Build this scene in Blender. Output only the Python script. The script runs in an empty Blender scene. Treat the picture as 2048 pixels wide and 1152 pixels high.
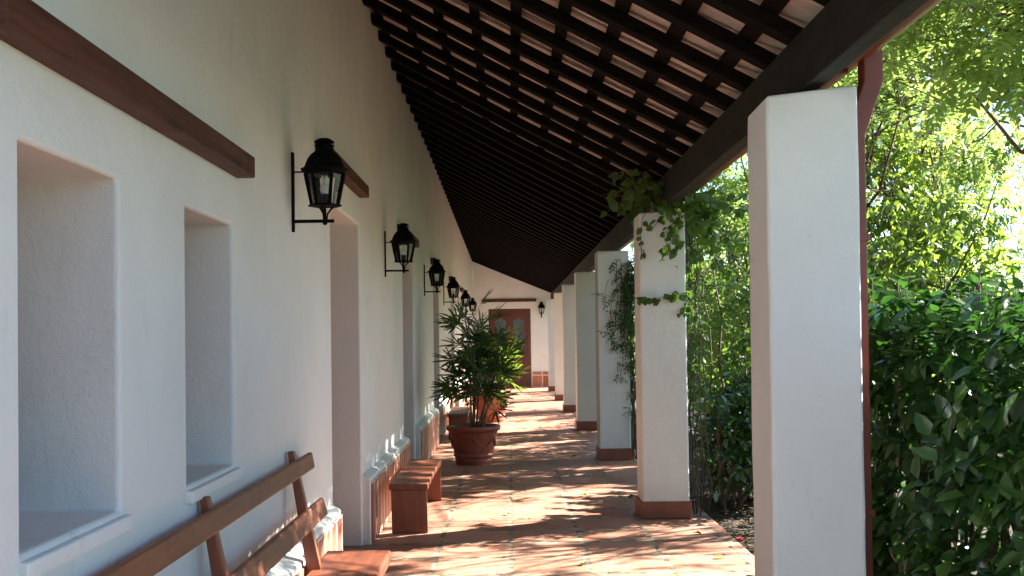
import bpy, bmesh, math, random
import numpy as np
from mathutils import Vector, Matrix

# ------------------------------------------------------------------ camera, sky, sun
SC = bpy.context.scene
COL = SC.collection
F_PX, PITCH, ROLL, CAM_H = 2200.0, 0.0183, 0.013, 1.5
cam_data = bpy.data.cameras.new("camera")
cam = bpy.data.objects.new("camera", cam_data)
COL.objects.link(cam)
cam_data.sensor_width = 36.0
cam_data.lens = 36.0 * F_PX / 2048.0
cam_data.shift_x = 6.0 / 2048.0
cam_data.shift_y = 58.0 / 2048.0
cam_data.clip_start = 0.05
cam_data.clip_end = 2000
fw = Vector((0, math.cos(PITCH), math.sin(PITCH)))
up0 = Vector((0, -math.sin(PITCH), math.cos(PITCH)))
rt0 = Vector((1, 0, 0))
rt = rt0 * math.cos(ROLL) - up0 * math.sin(ROLL)
up = up0 * math.cos(ROLL) + rt0 * math.sin(ROLL)
m = Matrix.Identity(4)
for i in range(3):
    m[i][0], m[i][1], m[i][2] = rt[i], up[i], -fw[i]
m.translation = (0, 0, CAM_H)
cam.matrix_world = m
SC.camera = cam

SUN_EL = math.radians(34.5)
SUN_AZ = math.atan2(0.88, 0.475)          # clockwise from +Y
sun_dir = Vector((math.sin(SUN_AZ) * math.cos(SUN_EL), math.cos(SUN_AZ) * math.cos(SUN_EL), math.sin(SUN_EL)))
world = bpy.data.worlds.new("World")
SC.world = world
world.use_nodes = True
wn = world.node_tree
sky = wn.nodes.new("ShaderNodeTexSky")
sky.sky_type = 'NISHITA'
sky.sun_disc = False
sky.sun_elevation = SUN_EL
sky.sun_rotation = SUN_AZ
sky.air_density = 1.0
sky.dust_density = 0.3
sky.ozone_density = 4.5
wn.links.new(sky.outputs[0], wn.nodes["Background"].inputs[0])
wn.nodes["Background"].inputs[1].default_value = 0.055
sl = bpy.data.lights.new("sun", 'SUN')
sl.energy = 5.0
sl.angle = math.radians(0.5)
sl.color = (1.0, 0.95, 0.87)
sun = bpy.data.objects.new("sun", sl)
sun.rotation_euler = (-sun_dir).to_track_quat('-Z', 'Y').to_euler()
sun.location = (20, 15, 30)
COL.objects.link(sun)
SC.view_settings.view_transform = 'Standard'
SC.view_settings.look = 'None'
SC.view_settings.gamma = 1.0
SC.view_settings.use_curve_mapping = False
SC.view_settings.exposure = 2.62
SC.cycles.max_bounces = 10
SC.cycles.diffuse_bounces = 6
SC.cycles.transmission_bounces = 6
SC.cycles.use_denoising = True
SC.cycles.sample_clamp_indirect = 8.0

RNG = np.random.default_rng(11)
rnd = random.Random(5)

# ------------------------------------------------------------------ materials
def mat(name):
    m = bpy.data.materials.new(name)
    m.use_nodes = True
    nt = m.node_tree
    b = nt.nodes["Principled BSDF"]
    return m, nt, b

def N(nt, kind, **kw):
    n = nt.nodes.new(kind)
    for k, v in kw.items():
        if k.startswith('i_'):
            n.inputs[k[2:].replace('_', ' ')].default_value = v
        else:
            setattr(n, k, v)
    return n

def coords(nt, scale=(1, 1, 1), use='Object'):
    t = N(nt, "ShaderNodeTexCoord")
    mp = N(nt, "ShaderNodeMapping")
    mp.inputs['Scale'].default_value = scale
    nt.links.new(t.outputs[use], mp.inputs[0])
    return mp.outputs[0]

def world_pos(nt, scale=(1, 1, 1)):
    g = N(nt, "ShaderNodeNewGeometry")
    mp = N(nt, "ShaderNodeMapping")
    mp.inputs['Scale'].default_value = scale
    nt.links.new(g.outputs['Position'], mp.inputs[0])
    return mp.outputs[0]

def ramp(nt, fac, stops):
    r = N(nt, "ShaderNodeValToRGB")
    el = r.color_ramp.elements
    while len(el) < len(stops):
        el.new(0.5)
    for e, (p, c) in zip(el, stops):
        e.position = p
        e.color = (c[0], c[1], c[2], 1)
    nt.links.new(fac, r.inputs[0])
    return r.outputs[0]

def noise(nt, vec, scale, detail=4, rough=0.6, dist=0.0):
    n = N(nt, "ShaderNodeTexNoise")
    n.inputs['Scale'].default_value = scale
    n.inputs['Detail'].default_value = detail
    n.inputs['Roughness'].default_value = rough
    n.inputs['Distortion'].default_value = dist
    nt.links.new(vec, n.inputs['Vector'])
    return n.outputs['Fac']

def bump(nt, b, height, strength, dist=0.01):
    n = N(nt, "ShaderNodeBump")
    n.inputs['Strength'].default_value = strength
    n.inputs['Distance'].default_value = dist
    nt.links.new(height, n.inputs['Height'])
    nt.links.new(n.outputs[0], b.inputs['Normal'])
    return n

def math_n(nt, op, a, b=None, v=None):
    n = N(nt, "ShaderNodeMath", operation=op)
    nt.links.new(a, n.inputs[0])
    if b is not None:
        nt.links.new(b, n.inputs[1])
    if v is not None:
        n.inputs[1].default_value = v
    return n.outputs[0]

def mixc(nt, fac, a, b, blend='MIX'):
    n = N(nt, "ShaderNodeMix", data_type='RGBA', blend_type=blend)
    if isinstance(fac, float):
        n.inputs[0].default_value = fac
    else:
        nt.links.new(fac, n.inputs[0])
    for k, x in ((6, a), (7, b)):
        if isinstance(x, tuple):
            n.inputs[k].default_value = (x[0], x[1], x[2], 1)
        else:
            nt.links.new(x, n.inputs[k])
    return n.outputs[2]

def plaster_mat():
    m, nt, b = mat("white_plaster")
    p = world_pos(nt)
    n1 = noise(nt, p, 1.3, 5, 0.6)
    n2 = noise(nt, p, 26, 6, 0.7)
    n3 = noise(nt, p, 130, 3, 0.6)
    base = ramp(nt, n1, [(0.3, (0.69, 0.71, 0.69)), (0.7, (0.77, 0.795, 0.775))])
    stain = ramp(nt, noise(nt, world_pos(nt, (3, 3, 0.7)), 2.5, 6, 0.7), [(0.60, (1, 1, 1)), (0.80, (0.86, 0.83, 0.78))])
    col = mixc(nt, 1.0, base, stain, 'MULTIPLY')
    spots = ramp(nt, noise(nt, p, 60, 2, 0.5), [(0.77, (1, 1, 1)), (0.80, (0.45, 0.42, 0.38))])
    col = mixc(nt, 0.6, col, spots, 'MULTIPLY')
    wv = N(nt, "ShaderNodeTexNoise")
    wv.inputs['Scale'].default_value = 2.5
    wv.inputs['Detail'].default_value = 6
    nt.links.new(p, wv.inputs['Vector'])
    wo = N(nt, "ShaderNodeVectorMath", operation='MULTIPLY_ADD')
    wo.inputs[1].default_value = (.5, .5, .5)
    nt.links.new(wv.outputs['Color'], wo.inputs[0])
    nt.links.new(p, wo.inputs[2])
    vo = N(nt, "ShaderNodeTexVoronoi", feature='DISTANCE_TO_EDGE')
    vo.inputs['Scale'].default_value = 0.9
    nt.links.new(wo.outputs[0], vo.inputs['Vector'])
    ck = ramp(nt, vo.outputs[0], [(0.0, (1, 1, 1)), (0.006, (0, 0, 0))])
    ck = math_n(nt, 'MULTIPLY', ck, ramp(nt, noise(nt, p, 0.9, 3, 0.5), [(0.66, (0, 0, 0)), (0.74, (.3, .3, .3))]))
    col = mixc(nt, ck, col, (0.30, 0.28, 0.25))
    sz = N(nt, "ShaderNodeSeparateXYZ")
    nt.links.new(p, sz.inputs[0])
    gr = N(nt, "ShaderNodeMapRange")
    gr.inputs[1].default_value = 0.62
    gr.inputs[2].default_value = 0.12
    nt.links.new(math_n(nt, 'ADD', sz.outputs['Z'], math_n(nt, 'MULTIPLY', noise(nt, p, 7, 5, 0.7), v=0.45)), gr.inputs[0])
    col = mixc(nt, math_n(nt, 'MULTIPLY', gr.outputs[0], v=0.45), col, (0.50, 0.40, 0.31))
    nt.links.new(col, b.inputs['Base Color'])
    b.inputs['Roughness'].default_value = 0.75
    b.inputs['Specular IOR Level'].default_value = 0.25
    h = math_n(nt, 'ADD', math_n(nt, 'MULTIPLY', n2, v=0.7), math_n(nt, 'MULTIPLY', n3, v=0.3))
    h2 = math_n(nt, 'ADD', h, math_n(nt, 'MULTIPLY', noise(nt, p, 4, 3, 0.5), v=1.6))
    bump(nt, b, h2, 0.5, 0.012)
    return m

def wood_mat(name, c1, c2, rough=0.4, axis=(30, 2, 30), bumpk=0.15, worn=None):
    m, nt, b = mat(name)
    p = coords(nt, axis)
    n = noise(nt, p, 1.0, 6, 0.65, 0.6)
    c = ramp(nt, n, [(0.3, c1), (0.7, c2)])
    if worn:
        w = ramp(nt, noise(nt, coords(nt, (9, 3, 9)), 1.0, 6, 0.7), [(0.58, (0, 0, 0)), (0.75, (1, 1, 1))])
        c = mixc(nt, w, c, worn)
    nt.links.new(c, b.inputs['Base Color'])
    r = N(nt, "ShaderNodeMapRange")
    r.inputs[3].default_value = rough - 0.08
    r.inputs[4].default_value = rough + 0.15
    nt.links.new(noise(nt, coords(nt, (4, 4, 4)), 3, 4), r.inputs[0])
    nt.links.new(r.outputs[0], b.inputs['Roughness'])
    bump(nt, b, n, bumpk, 0.01)
    return m

def floor_mat():
    m, nt, b = mat("terracotta_floor")
    p = world_pos(nt)
    wob = N(nt, "ShaderNodeTexNoise")
    wob.inputs['Scale'].default_value = 3.2
    wob.inputs['Detail'].default_value = 5
    wob.inputs['Roughness'].default_value = 0.62
    nt.links.new(p, wob.inputs['Vector'])
    off = N(nt, "ShaderNodeVectorMath", operation='MULTIPLY_ADD')
    off.inputs[1].default_value = (0.075, 0.05, 0)
    nt.links.new(wob.outputs['Color'], off.inputs[0])
    nt.links.new(p, off.inputs[2])
    wob2 = N(nt, "ShaderNodeTexNoise")
    wob2.inputs['Scale'].default_value = 30
    wob2.inputs['Detail'].default_value = 4
    nt.links.new(p, wob2.inputs['Vector'])
    off2 = N(nt, "ShaderNodeVectorMath", operation='MULTIPLY_ADD')
    off2.inputs[1].default_value = (0.028, 0.028, 0)
    nt.links.new(wob2.outputs['Color'], off2.inputs[0])
    nt.links.new(off.outputs[0], off2.inputs[2])
    sh = N(nt, "ShaderNodeVectorMath", operation='MULTIPLY_ADD')
    sh.inputs[1].default_value = (1, .6, 1)
    sh.inputs[2].default_value = (10 * 0.515 - 0.045, .318 * 20 - .6 * (8.06 % .53 + .03), 0)
    nt.links.new(off2.outputs[0], sh.inputs[0])
    br = N(nt, "ShaderNodeTexBrick", offset=0.0, squash=1.0)
    br.inputs['Scale'].default_value = 1.0
    br.inputs['Brick Width'].default_value = 0.515
    br.inputs['Row Height'].default_value = 0.318
    br.inputs['Mortar Size'].default_value = 0.021
    br.inputs['Mortar Smooth'].default_value = 0.35
    br.inputs['Color1'].default_value = (0, 0, 0, 1)
    br.inputs['Color2'].default_value = (1, 1, 1, 1)
    br.inputs['Mortar'].default_value = (0.5, 0.5, 0.5, 1)
    br.inputs['Bias'].default_value = 0.0
    nt.links.new(sh.outputs[0], br.inputs['Vector'])
    sep = N(nt, "ShaderNodeSeparateColor")
    nt.links.new(br.outputs['Color'], sep.inputs[0])
    tile = ramp(nt, sep.outputs[0], [(0.0, (0.30, 0.130, 0.080)), (0.5, (0.40, 0.185, 0.118)), (1.0, (0.48, 0.24, 0.16))])
    n1 = noise(nt, p, 5.0, 8, 0.7, 0.4)
    tile = mixc(nt, 0.85, tile, ramp(nt, n1, [(0.25, (0.62, 0.52, 0.48)), (0.5, (1, 1, 1)), (0.75, (1.25, 1.2, 1.15))]), 'MULTIPLY')
    dust = ramp(nt, noise(nt, p, 1.6, 7, 0.72, 0.8), [(0.45, (0, 0, 0)), (0.78, (0.6, 0.6, 0.6))])
    tile = mixc(nt, dust, tile, (0.46, 0.33, 0.25))
    grout_c = ramp(nt, noise(nt, p, 7, 8, 0.75), [(0.36, (0.07, 0.05, 0.032)), (0.5, (0.27, 0.20, 0.14)), (0.68, (0.50, 0.41, 0.31))])
    gm = math_n(nt, 'MULTIPLY', br.outputs['Fac'], noise(nt, p, 3.1, 4, 0.6))
    gm = ramp(nt, gm, [(0.08, (0, 0, 0)), (0.36, (1, 1, 1))])
    col = mixc(nt, gm, tile, grout_c)
    # cracks following the joints
    vo = N(nt, "ShaderNodeTexVoronoi", feature='DISTANCE_TO_EDGE')
    vo.inputs['Scale'].default_value = 2.1
    nt.links.new(off.outputs[0], vo.inputs['Vector'])
    cr = ramp(nt, vo.outputs[0], [(0.0, (1, 1, 1)), (0.03, (0, 0, 0))])
    cr = math_n(nt, 'MULTIPLY', cr, gm)
    col = mixc(nt, cr, col, (0.035, 0.025, 0.018))
    speck = ramp(nt, noise(nt, p, 70, 2, 0.5), [(0.72, (1, 1, 1)), (0.76, (0.25, 0.2, 0.16))])
    col = mixc(nt, 0.5, col, speck, 'MULTIPLY')
    nt.links.new(col, b.inputs['Base Color'])
    rr = N(nt, "ShaderNodeMapRange")
    rr.inputs[3].default_value = 0.38
    rr.inputs[4].default_value = 0.75
    nt.links.new(n1, rr.inputs[0])
    nt.links.new(rr.outputs[0], b.inputs['Roughness'])
    b.inputs['Specular IOR Level'].default_value = 0.35
    h = math_n(nt, 'SUBTRACT', math_n(nt, 'MULTIPLY', n1, v=0.35), math_n(nt, 'MULTIPLY', br.outputs['Fac'], v=0.25))
    h = math_n(nt, 'SUBTRACT', h, cr)
    bump(nt, b, h, 0.45, 0.01)
    return m

def slab_tile_mat(name, bw=0.20, rh=0.46, z0=0.0, axis='y'):
    """tall terracotta slabs in smeared pale mortar"""
    m, nt, b = mat(name)
    g = N(nt, "ShaderNodeNewGeometry")
    sp = N(nt, "ShaderNodeSeparateXYZ")
    nt.links.new(g.outputs['Position'], sp.inputs[0])
    cb = N(nt, "ShaderNodeCombineXYZ")
    nt.links.new(sp.outputs['Y' if axis == 'y' else 'X'], cb.inputs[0])
    nt.links.new(sp.outputs['Z'], cb.inputs[1])
    wob = N(nt, "ShaderNodeTexNoise")
    wob.inputs['Scale'].default_value = 9
    wob.inputs['Detail'].default_value = 5
    nt.links.new(g.outputs['Position'], wob.inputs['Vector'])
    off = N(nt, "ShaderNodeVectorMath", operation='MULTIPLY_ADD')
    off.inputs[1].default_value = (0.06, 0.06, 0)
    nt.links.new(wob.outputs['Color'], off.inputs[0])
    nt.links.new(cb.outputs[0], off.inputs[2])
    sh = N(nt, "ShaderNodeVectorMath", operation='ADD')
    sh.inputs[1].default_value = (20, 5 * rh - z0 - 0.03, 0)
    nt.links.new(off.outputs[0], sh.inputs[0])
    br = N(nt, "ShaderNodeTexBrick", offset=0.0)
    br.inputs['Scale'].default_value = 1
    br.inputs['Brick Width'].default_value = bw
    br.inputs['Row Height'].default_value = rh
    br.inputs['Mortar Size'].default_value = 0.016
    br.inputs['Mortar Smooth'].default_value = 0.3
    br.inputs['Color1'].default_value = (0, 0, 0, 1)
    br.inputs['Color2'].default_value = (1, 1, 1, 1)
    nt.links.new(sh.outputs[0], br.inputs['Vector'])
    sep = N(nt, "ShaderNodeSeparateColor")
    nt.links.new(br.outputs['Color'], sep.inputs[0])
    t = ramp(nt, sep.outputs[0], [(0, (0.24, 0.075, 0.04)), (0.5, (0.36, 0.12, 0.065)), (1, (0.45, 0.18, 0.10))])
    n1 = noise(nt, g.outputs['Position'], 12, 6, 0.7)
    t = mixc(nt, 0.7, t, ramp(nt, n1, [(0.3, (0.7, 0.62, 0.58)), (0.7, (1.15, 1.1, 1.05))]), 'MULTIPLY')
    gm = ramp(nt, math_n(nt, 'ADD', br.outputs['Fac'], math_n(nt, 'MULTIPLY', noise(nt, g.outputs['Position'], 20, 5, 0.7), v=0.5)),
              [(0.42, (0, 0, 0)), (0.75, (1, 1, 1))])
    c = mixc(nt, gm, t, (0.62, 0.54, 0.45))
    nt.links.new(c, b.inputs['Base Color'])
    b.inputs['Roughness'].default_value = 0.6
    bump(nt, b, math_n(nt, 'ADD', gm, n1), 0.4, 0.008)
    return m

def plain_mat(name, c, rough=0.5, metal=0.0, var=0.25, scale=8, bumpk=0.1):
    m, nt, b = mat(name)
    p = coords(nt)
    n = noise(nt, p, scale, 6, 0.65)
    lo = tuple(x * (1 - var) for x in c)
    hi = tuple(min(1, x * (1 + var)) for x in c)
    nt.links.new(ramp(nt, n, [(0.3, lo), (0.7, hi)]), b.inputs['Base Color'])
    b.inputs['Roughness'].default_value = rough
    b.inputs['Metallic'].default_value = metal
    if bumpk:
        bump(nt, b, n, bumpk, 0.01)
    return m

def leaf_mat(name, cols, trans_col, trans=0.35, rough=0.4, spec=0.5):
    m, nt, b = mat(name)
    g = N(nt, "ShaderNodeNewGeometry")
    k = len(cols)
    c = ramp(nt, g.outputs['Random Per Island'], [(i / max(1, k - 1), cc) for i, cc in enumerate(cols)])
    nt.links.new(c, b.inputs['Base Color'])
    b.inputs['Roughness'].default_value = rough
    b.inputs['Specular IOR Level'].default_value = spec
    tr = N(nt, "ShaderNodeBsdfTranslucent")
    tc = mixc(nt, 0.55, c, trans_col)
    nt.links.new(tc, tr.inputs[0])
    mx = N(nt, "ShaderNodeMixShader")
    mx.inputs[0].default_value = trans
    nt.links.new(b.outputs[0], mx.inputs[1])
    nt.links.new(tr.outputs[0], mx.inputs[2])
    nt.links.new(mx.outputs[0], nt.nodes["Material Output"].inputs[0])
    return m

def set_spec(ms, v):
    for m in ms:
        m.node_tree.nodes["Principled BSDF"].inputs['Specular IOR Level'].default_value = v

def glass_mat():
    m, nt, b = mat("lantern_glass")
    gl = N(nt, "ShaderNodeBsdfGlossy")
    gl.inputs['Roughness'].default_value = 0.08
    tr = N(nt, "ShaderNodeBsdfTransparent")
    tr.inputs[0].default_value = (0.97, 0.985, 0.98, 1)
    mx = N(nt, "ShaderNodeMixShader")
    fr = N(nt, "ShaderNodeFresnel")
    nt.links.new(fr.outputs[0], mx.inputs[0])
    nt.links.new(tr.outputs[0], mx.inputs[1])
    nt.links.new(gl.outputs[0], mx.inputs[2])
    nt.links.new(mx.outputs[0], nt.nodes["Material Output"].inputs[0])
    return m

M = dict(
    plaster=plaster_mat(), floor=floor_mat(),
    wains=slab_tile_mat("terracotta_wainscot"),
    endw=slab_tile_mat("terracotta_end_wainscot", 0.42, 0.36, 0.0, 'x'),
    plinth=plain_mat("terracotta_plinth", (0.19, 0.058, 0.032), 0.5, 0, 0.3, 6),
    rafter=wood_mat("black_stained_rafter", (0.003, 0.0024, 0.002), (0.010, 0.0075, 0.006), 0.75, (2.5, 30, 30), 0.2),
    beam=wood_mat("black_stained_beam", (0.006, 0.005, 0.004), (0.020, 0.016, 0.012), 0.6, (30, 2, 30), 0.25, (0.055, 0.045, 0.035)),
    lintel=wood_mat("brown_lintel", (0.036, 0.013, 0.008), (0.125, 0.046, 0.028), 0.55),
    bench=wood_mat("red_brown_bench", (0.10, 0.028, 0.014), (0.25, 0.075, 0.032), 0.42, (26, 2.2, 26), 0.10),
    bench_v=wood_mat("red_brown_bench_panel", (0.17, 0.045, 0.02), (0.28, 0.085, 0.035), 0.33, (26, 26, 2.2), 0.10),
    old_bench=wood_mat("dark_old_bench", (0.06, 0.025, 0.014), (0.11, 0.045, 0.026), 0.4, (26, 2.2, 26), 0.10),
    door=wood_mat("red_brown_door", (0.065, 0.015, 0.008), (0.125, 0.03, 0.014), 0.4, (24, 24, 2), 0.1),
    iron=plain_mat("black_iron", (0.005, 0.0045, 0.005), 0.7, 0.0, 0.3, 14, 0.15),
    glass=glass_mat(),
    bulb=plain_mat("white_bulb", (0.75, 0.75, 0.72), 0.3, 0, 0.05, 4, 0),
    gutter=plain_mat("rust_red_gutter", (0.23, 0.055, 0.032), 0.42, 0, 0.22, 5, 0.05),
    rooft=plain_mat("clay_tile_underside", (0.66, 0.52, 0.44), 0.75, 0, 0.22, 9, 0.2),
    pot=plain_mat("terracotta_pot", (0.29, 0.07, 0.04), 0.45, 0, 0.28, 7, 0.15),
    soil=plain_mat("garden_soil", (0.05, 0.034, 0.022), 0.9, 0, 0.4, 10, 0.5),
    bark=plain_mat("bark", (0.10, 0.062, 0.040), 0.85, 0, 0.4, 18, 0.5),
    vinestem=plain_mat("vine_stem", (0.075, 0.048, 0.028), 0.8, 0, 0.35, 20, 0.3),
    cane=plain_mat("palm_cane", (0.11, 0.085, 0.045), 0.8, 0, 0.4, 20, 0.4),
    dark=plain_mat("dark_glass_pane", (0.012, 0.014, 0.014), 0.08, 0, 0.1, 3, 0),
    hedge=leaf_mat("hedge_leaf", [(0.016, 0.045, 0.020), (0.024, 0.064, 0.024), (0.034, 0.088, 0.026), (0.046, 0.115, 0.028), (0.050, 0.125, 0.028), (0.085, 0.18, 0.035)], (0.10, 0.34, 0.02), 0.22, 0.27, 0.8),
    shrub=leaf_mat("shrub_leaf", [(0.025, 0.075, 0.018), (0.045, 0.12, 0.025), (0.07, 0.17, 0.03)], (0.30, 0.50, 0.04), 0.42, 0.4, 0.5),
    vine=leaf_mat("vine_leaf", [(0.03, 0.075, 0.02), (0.045, 0.11, 0.025), (0.07, 0.15, 0.03)], (0.25, 0.45, 0.04), 0.35, 0.45),
    broad=leaf_mat("broad_tree_leaf", [(0.03, 0.08, 0.025), (0.045, 0.12, 0.03), (0.10, 0.20, 0.035)], (0.46, 0.62, 0.06), 0.52, 0.35, 0.6),
    pinn=leaf_mat("pinnate_leaf", [(0.06, 0.13, 0.02), (0.11, 0.20, 0.025), (0.05, 0.12, 0.03), (0.20, 0.27, 0.04)], (0.48, 0.66, 0.15), 0.52, 0.42),
    yell=leaf_mat("sunny_leaf", [(0.10, 0.17, 0.025), (0.17, 0.24, 0.035), (0.09, 0.17, 0.03), (0.28, 0.30, 0.05)], (0.68, 0.80, 0.18), 0.58, 0.45),
    palm=leaf_mat("lady_palm_leaf", [(0.018, 0.048, 0.018), (0.028, 0.074, 0.022), (0.05, 0.115, 0.028)], (0.22, 0.42, 0.04), 0.30, 0.35, 0.5),
    palm2=leaf_mat("light_palm_leaf", [(0.05, 0.12, 0.025), (0.09, 0.19, 0.03), (0.16, 0.26, 0.04)], (0.4, 0.55, 0.05), 0.4, 0.4),
    litter=leaf_mat("dry_litter", [(0.04, 0.028, 0.016), (0.09, 0.055, 0.028), (0.16, 0.10, 0.05), (0.05, 0.08, 0.02)], (0.2, 0.15, 0.05), 0.2, 0.7, 0.2),
    flower=plain_mat("red_petal", (0.6, 0.03, 0.04), 0.5, 0, 0.2, 20, 0),
)

set_spec([M['rafter'], M['iron']], 0.06)
set_spec([M['beam']], 0.3)
set_spec([M['lintel']], 0.2)

def ground_mat():
    m, nt, b = mat("ground_cover")
    p = world_pos(nt)
    n = noise(nt, p, 0.8, 7, 0.7)
    g = ramp(nt, noise(nt, p, 9, 6, 0.7), [(0.3, (0.035, 0.06, 0.016)), (0.7, (0.08, 0.11, 0.03))])
    s = ramp(nt, noise(nt, p, 12, 6, 0.7), [(0.3, (0.016, 0.011, 0.008)), (0.7, (0.045, 0.032, 0.022))])
    sp = N(nt, "ShaderNodeSeparateXYZ")
    nt.links.new(p, sp.inputs[0])
    f = math_n(nt, 'ADD', math_n(nt, 'MULTIPLY', sp.outputs['X'], v=0.2), n)
    f = ramp(nt, f, [(0.0, (0, 0, 0)), (1.0, (1, 1, 1))])
    r = N(nt, "ShaderNodeMapRange")
    r.inputs[1].default_value = 4.2
    r.inputs[2].default_value = 5.2
    nt.links.new(math_n(nt, 'ADD', sp.outputs['X'], n), r.inputs[0])
    nt.links.new(mixc(nt, r.outputs[0], s, g), b.inputs['Base Color'])
    b.inputs['Roughness'].default_value = 0.9
    bump(nt, b, noise(nt, p, 22, 6, 0.7), 0.7, 0.03)
    return m
M['ground'] = ground_mat()

# ------------------------------------------------------------------ object helpers
def props(o, label=None, cat=None, group=None, kind=None):
    if label: o['label'] = label
    if cat: o['category'] = cat
    if group: o['group'] = group
    if kind: o['kind'] = kind
    return o

def empty(name, label, cat, loc=(0, 0, 0), rz=0, group=None):
    o = bpy.data.objects.new(name, None)
    o.empty_display_size = 0.1
    o.location = loc
    o.rotation_euler = (0, 0, rz)
    COL.objects.link(o)
    return props(o, label, cat, group)

class MB:
    """collects shapes and links them as one mesh"""
    def __init__(s): s.v = []; s.f = []
    def add(s, vs, fs):
        k = len(s.v)
        s.v += [tuple(v) for v in vs]
        s.f += [tuple(i + k for i in f) for f in fs]
        return s
    def box(s, x0, x1, y0, y1, z0, z1):
        return s.add([(x0, y0, z0), (x1, y0, z0), (x1, y1, z0), (x0, y1, z0), (x0, y0, z1), (x1, y0, z1), (x1, y1, z1), (x0, y1, z1)],
                     [(0, 3, 2, 1), (4, 5, 6, 7), (0, 1, 5, 4), (1, 2, 6, 5), (2, 3, 7, 6), (3, 0, 4, 7)])
    def hexa(s, lo, hi):
        """lo, hi: four corners each"""
        return s.add(list(lo) + list(hi), [(0, 3, 2, 1), (4, 5, 6, 7), (0, 1, 5, 4), (1, 2, 6, 5), (2, 3, 7, 6), (3, 0, 4, 7)])
    def tube(s, pts, radii, n=8, caps=True):
        pts = [Vector(p) for p in pts]
        if not hasattr(radii, '__len__'): radii = [radii] * len(pts)
        rings = []
        ref = Vector((0.13, 0.21, 0.97))
        for i, p in enumerate(pts):
            d = (pts[min(i + 1, len(pts) - 1)] - pts[max(i - 1, 0)])
            if d.length < 1e-9: d = Vector((0, 0, 1))
            d.normalize()
            a = d.cross(ref)
            if a.length < 0.05: a = d.cross(Vector((1, 0, 0)))
            a.normalize(); b = d.cross(a)
            rings.append([p + (a * math.cos(2 * math.pi * k / n) + b * math.sin(2 * math.pi * k / n)) * radii[i] for k in range(n)])
        vs = [v for r in rings for v in r]
        fs = []
        for i in range(len(pts) - 1):
            for k in range(n):
                fs.append((i * n + k, i * n + (k + 1) % n, (i + 1) * n + (k + 1) % n, (i + 1) * n + k))
        if caps:
            fs.append(tuple(range(n))[::-1]); fs.append(tuple((len(pts) - 1) * n + k for k in range(n)))
        return s.add(vs, fs)
    def lathe(s, prof, n=32, cx=0, cy=0, rot=0.0, wob=None):
        vs, fs = [], []
        for (r, z) in prof:
            for k in range(n):
                a = 2 * math.pi * k / n + rot
                rr = r * (wob(a, z) if wob else 1)
                vs.append((cx + rr * math.cos(a), cy + rr * math.sin(a), z))
        for i in range(len(prof) - 1):
            for k in range(n):
                fs.append((i * n + k, i * n + (k + 1) % n, (i + 1) * n + (k + 1) % n, (i + 1) * n + k))
        fs.append(tuple(range(n))[::-1]); fs.append(tuple((len(prof) - 1) * n + k for k in range(n)))
        return s.add(vs, fs)
    def build(s, name, m, parent=None, bevel=0.0, smooth=False, seg=2):
        me = bpy.data.meshes.new(name)
        me.from_pydata(s.v, [], s.f)
        bm = bmesh.new(); bm.from_mesh(me)
        bmesh.ops.recalc_face_normals(bm, faces=bm.faces)
        bm.to_mesh(me); bm.free()
        me.materials.append(m)
        o = bpy.data.objects.new(name, me)
        COL.objects.link(o)
        if parent: o.parent = parent
        if smooth: me.polygons.foreach_set('use_smooth', [True] * len(me.polygons))
        if bevel:
            b = o.modifiers.new('bevel', 'BEVEL')
            b.width = bevel; b.segments = seg; b.limit_method = 'ANGLE'; b.angle_limit = math.radians(35)
        return o

def raw_mesh(name, V, faces, m, parent=None, smooth=True):
    me = bpy.data.meshes.new(name)
    me.from_pydata(V, [], faces)
    me.materials.append(m)
    if smooth: me.polygons.foreach_set('use_smooth', [True] * len(me.polygons))
    o = bpy.data.objects.new(name, me)
    COL.objects.link(o)
    if parent: o.parent = parent
    return o

def copy_tree(o, parent=None):
    c = o.copy()
    COL.objects.link(c)
    if parent: c.parent = parent
    for ch in list(o.children): copy_tree(ch, c)
    return c

# ------------------------------------------------------------------ leaves
def unit(a):
    return a / np.maximum(np.linalg.norm(a, axis=1, keepdims=True), 1e-9)

T8 = dict(t=[0, .3, .3, .3, .68, .68, .68, 1], s=[0, -1, 0, 1, -.74, 0, .74, 0], e=[0, 1, 0, 1, .74, 0, .74, 0],
          f=[(0, 3, 2), (0, 2, 1), (2, 3, 6, 5), (1, 2, 5, 4), (5, 6, 7), (4, 5, 7)])
T5 = dict(t=[0, .42, .45, .42, 1], s=[0, -1, 0, 1, 0], e=[0, 1, 0, 1, 0], f=[(0, 3, 2), (0, 2, 1), (2, 3, 4), (1, 2, 4)])
TF = dict(t=[0, .35, .35, .35, .8, .8, .8, 1], s=[0, -1, 0, 1, -.8, 0, .8, 0], e=[0, 1, 0, 1, .8, 0, .8, 0], f=T8['f'])

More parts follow.
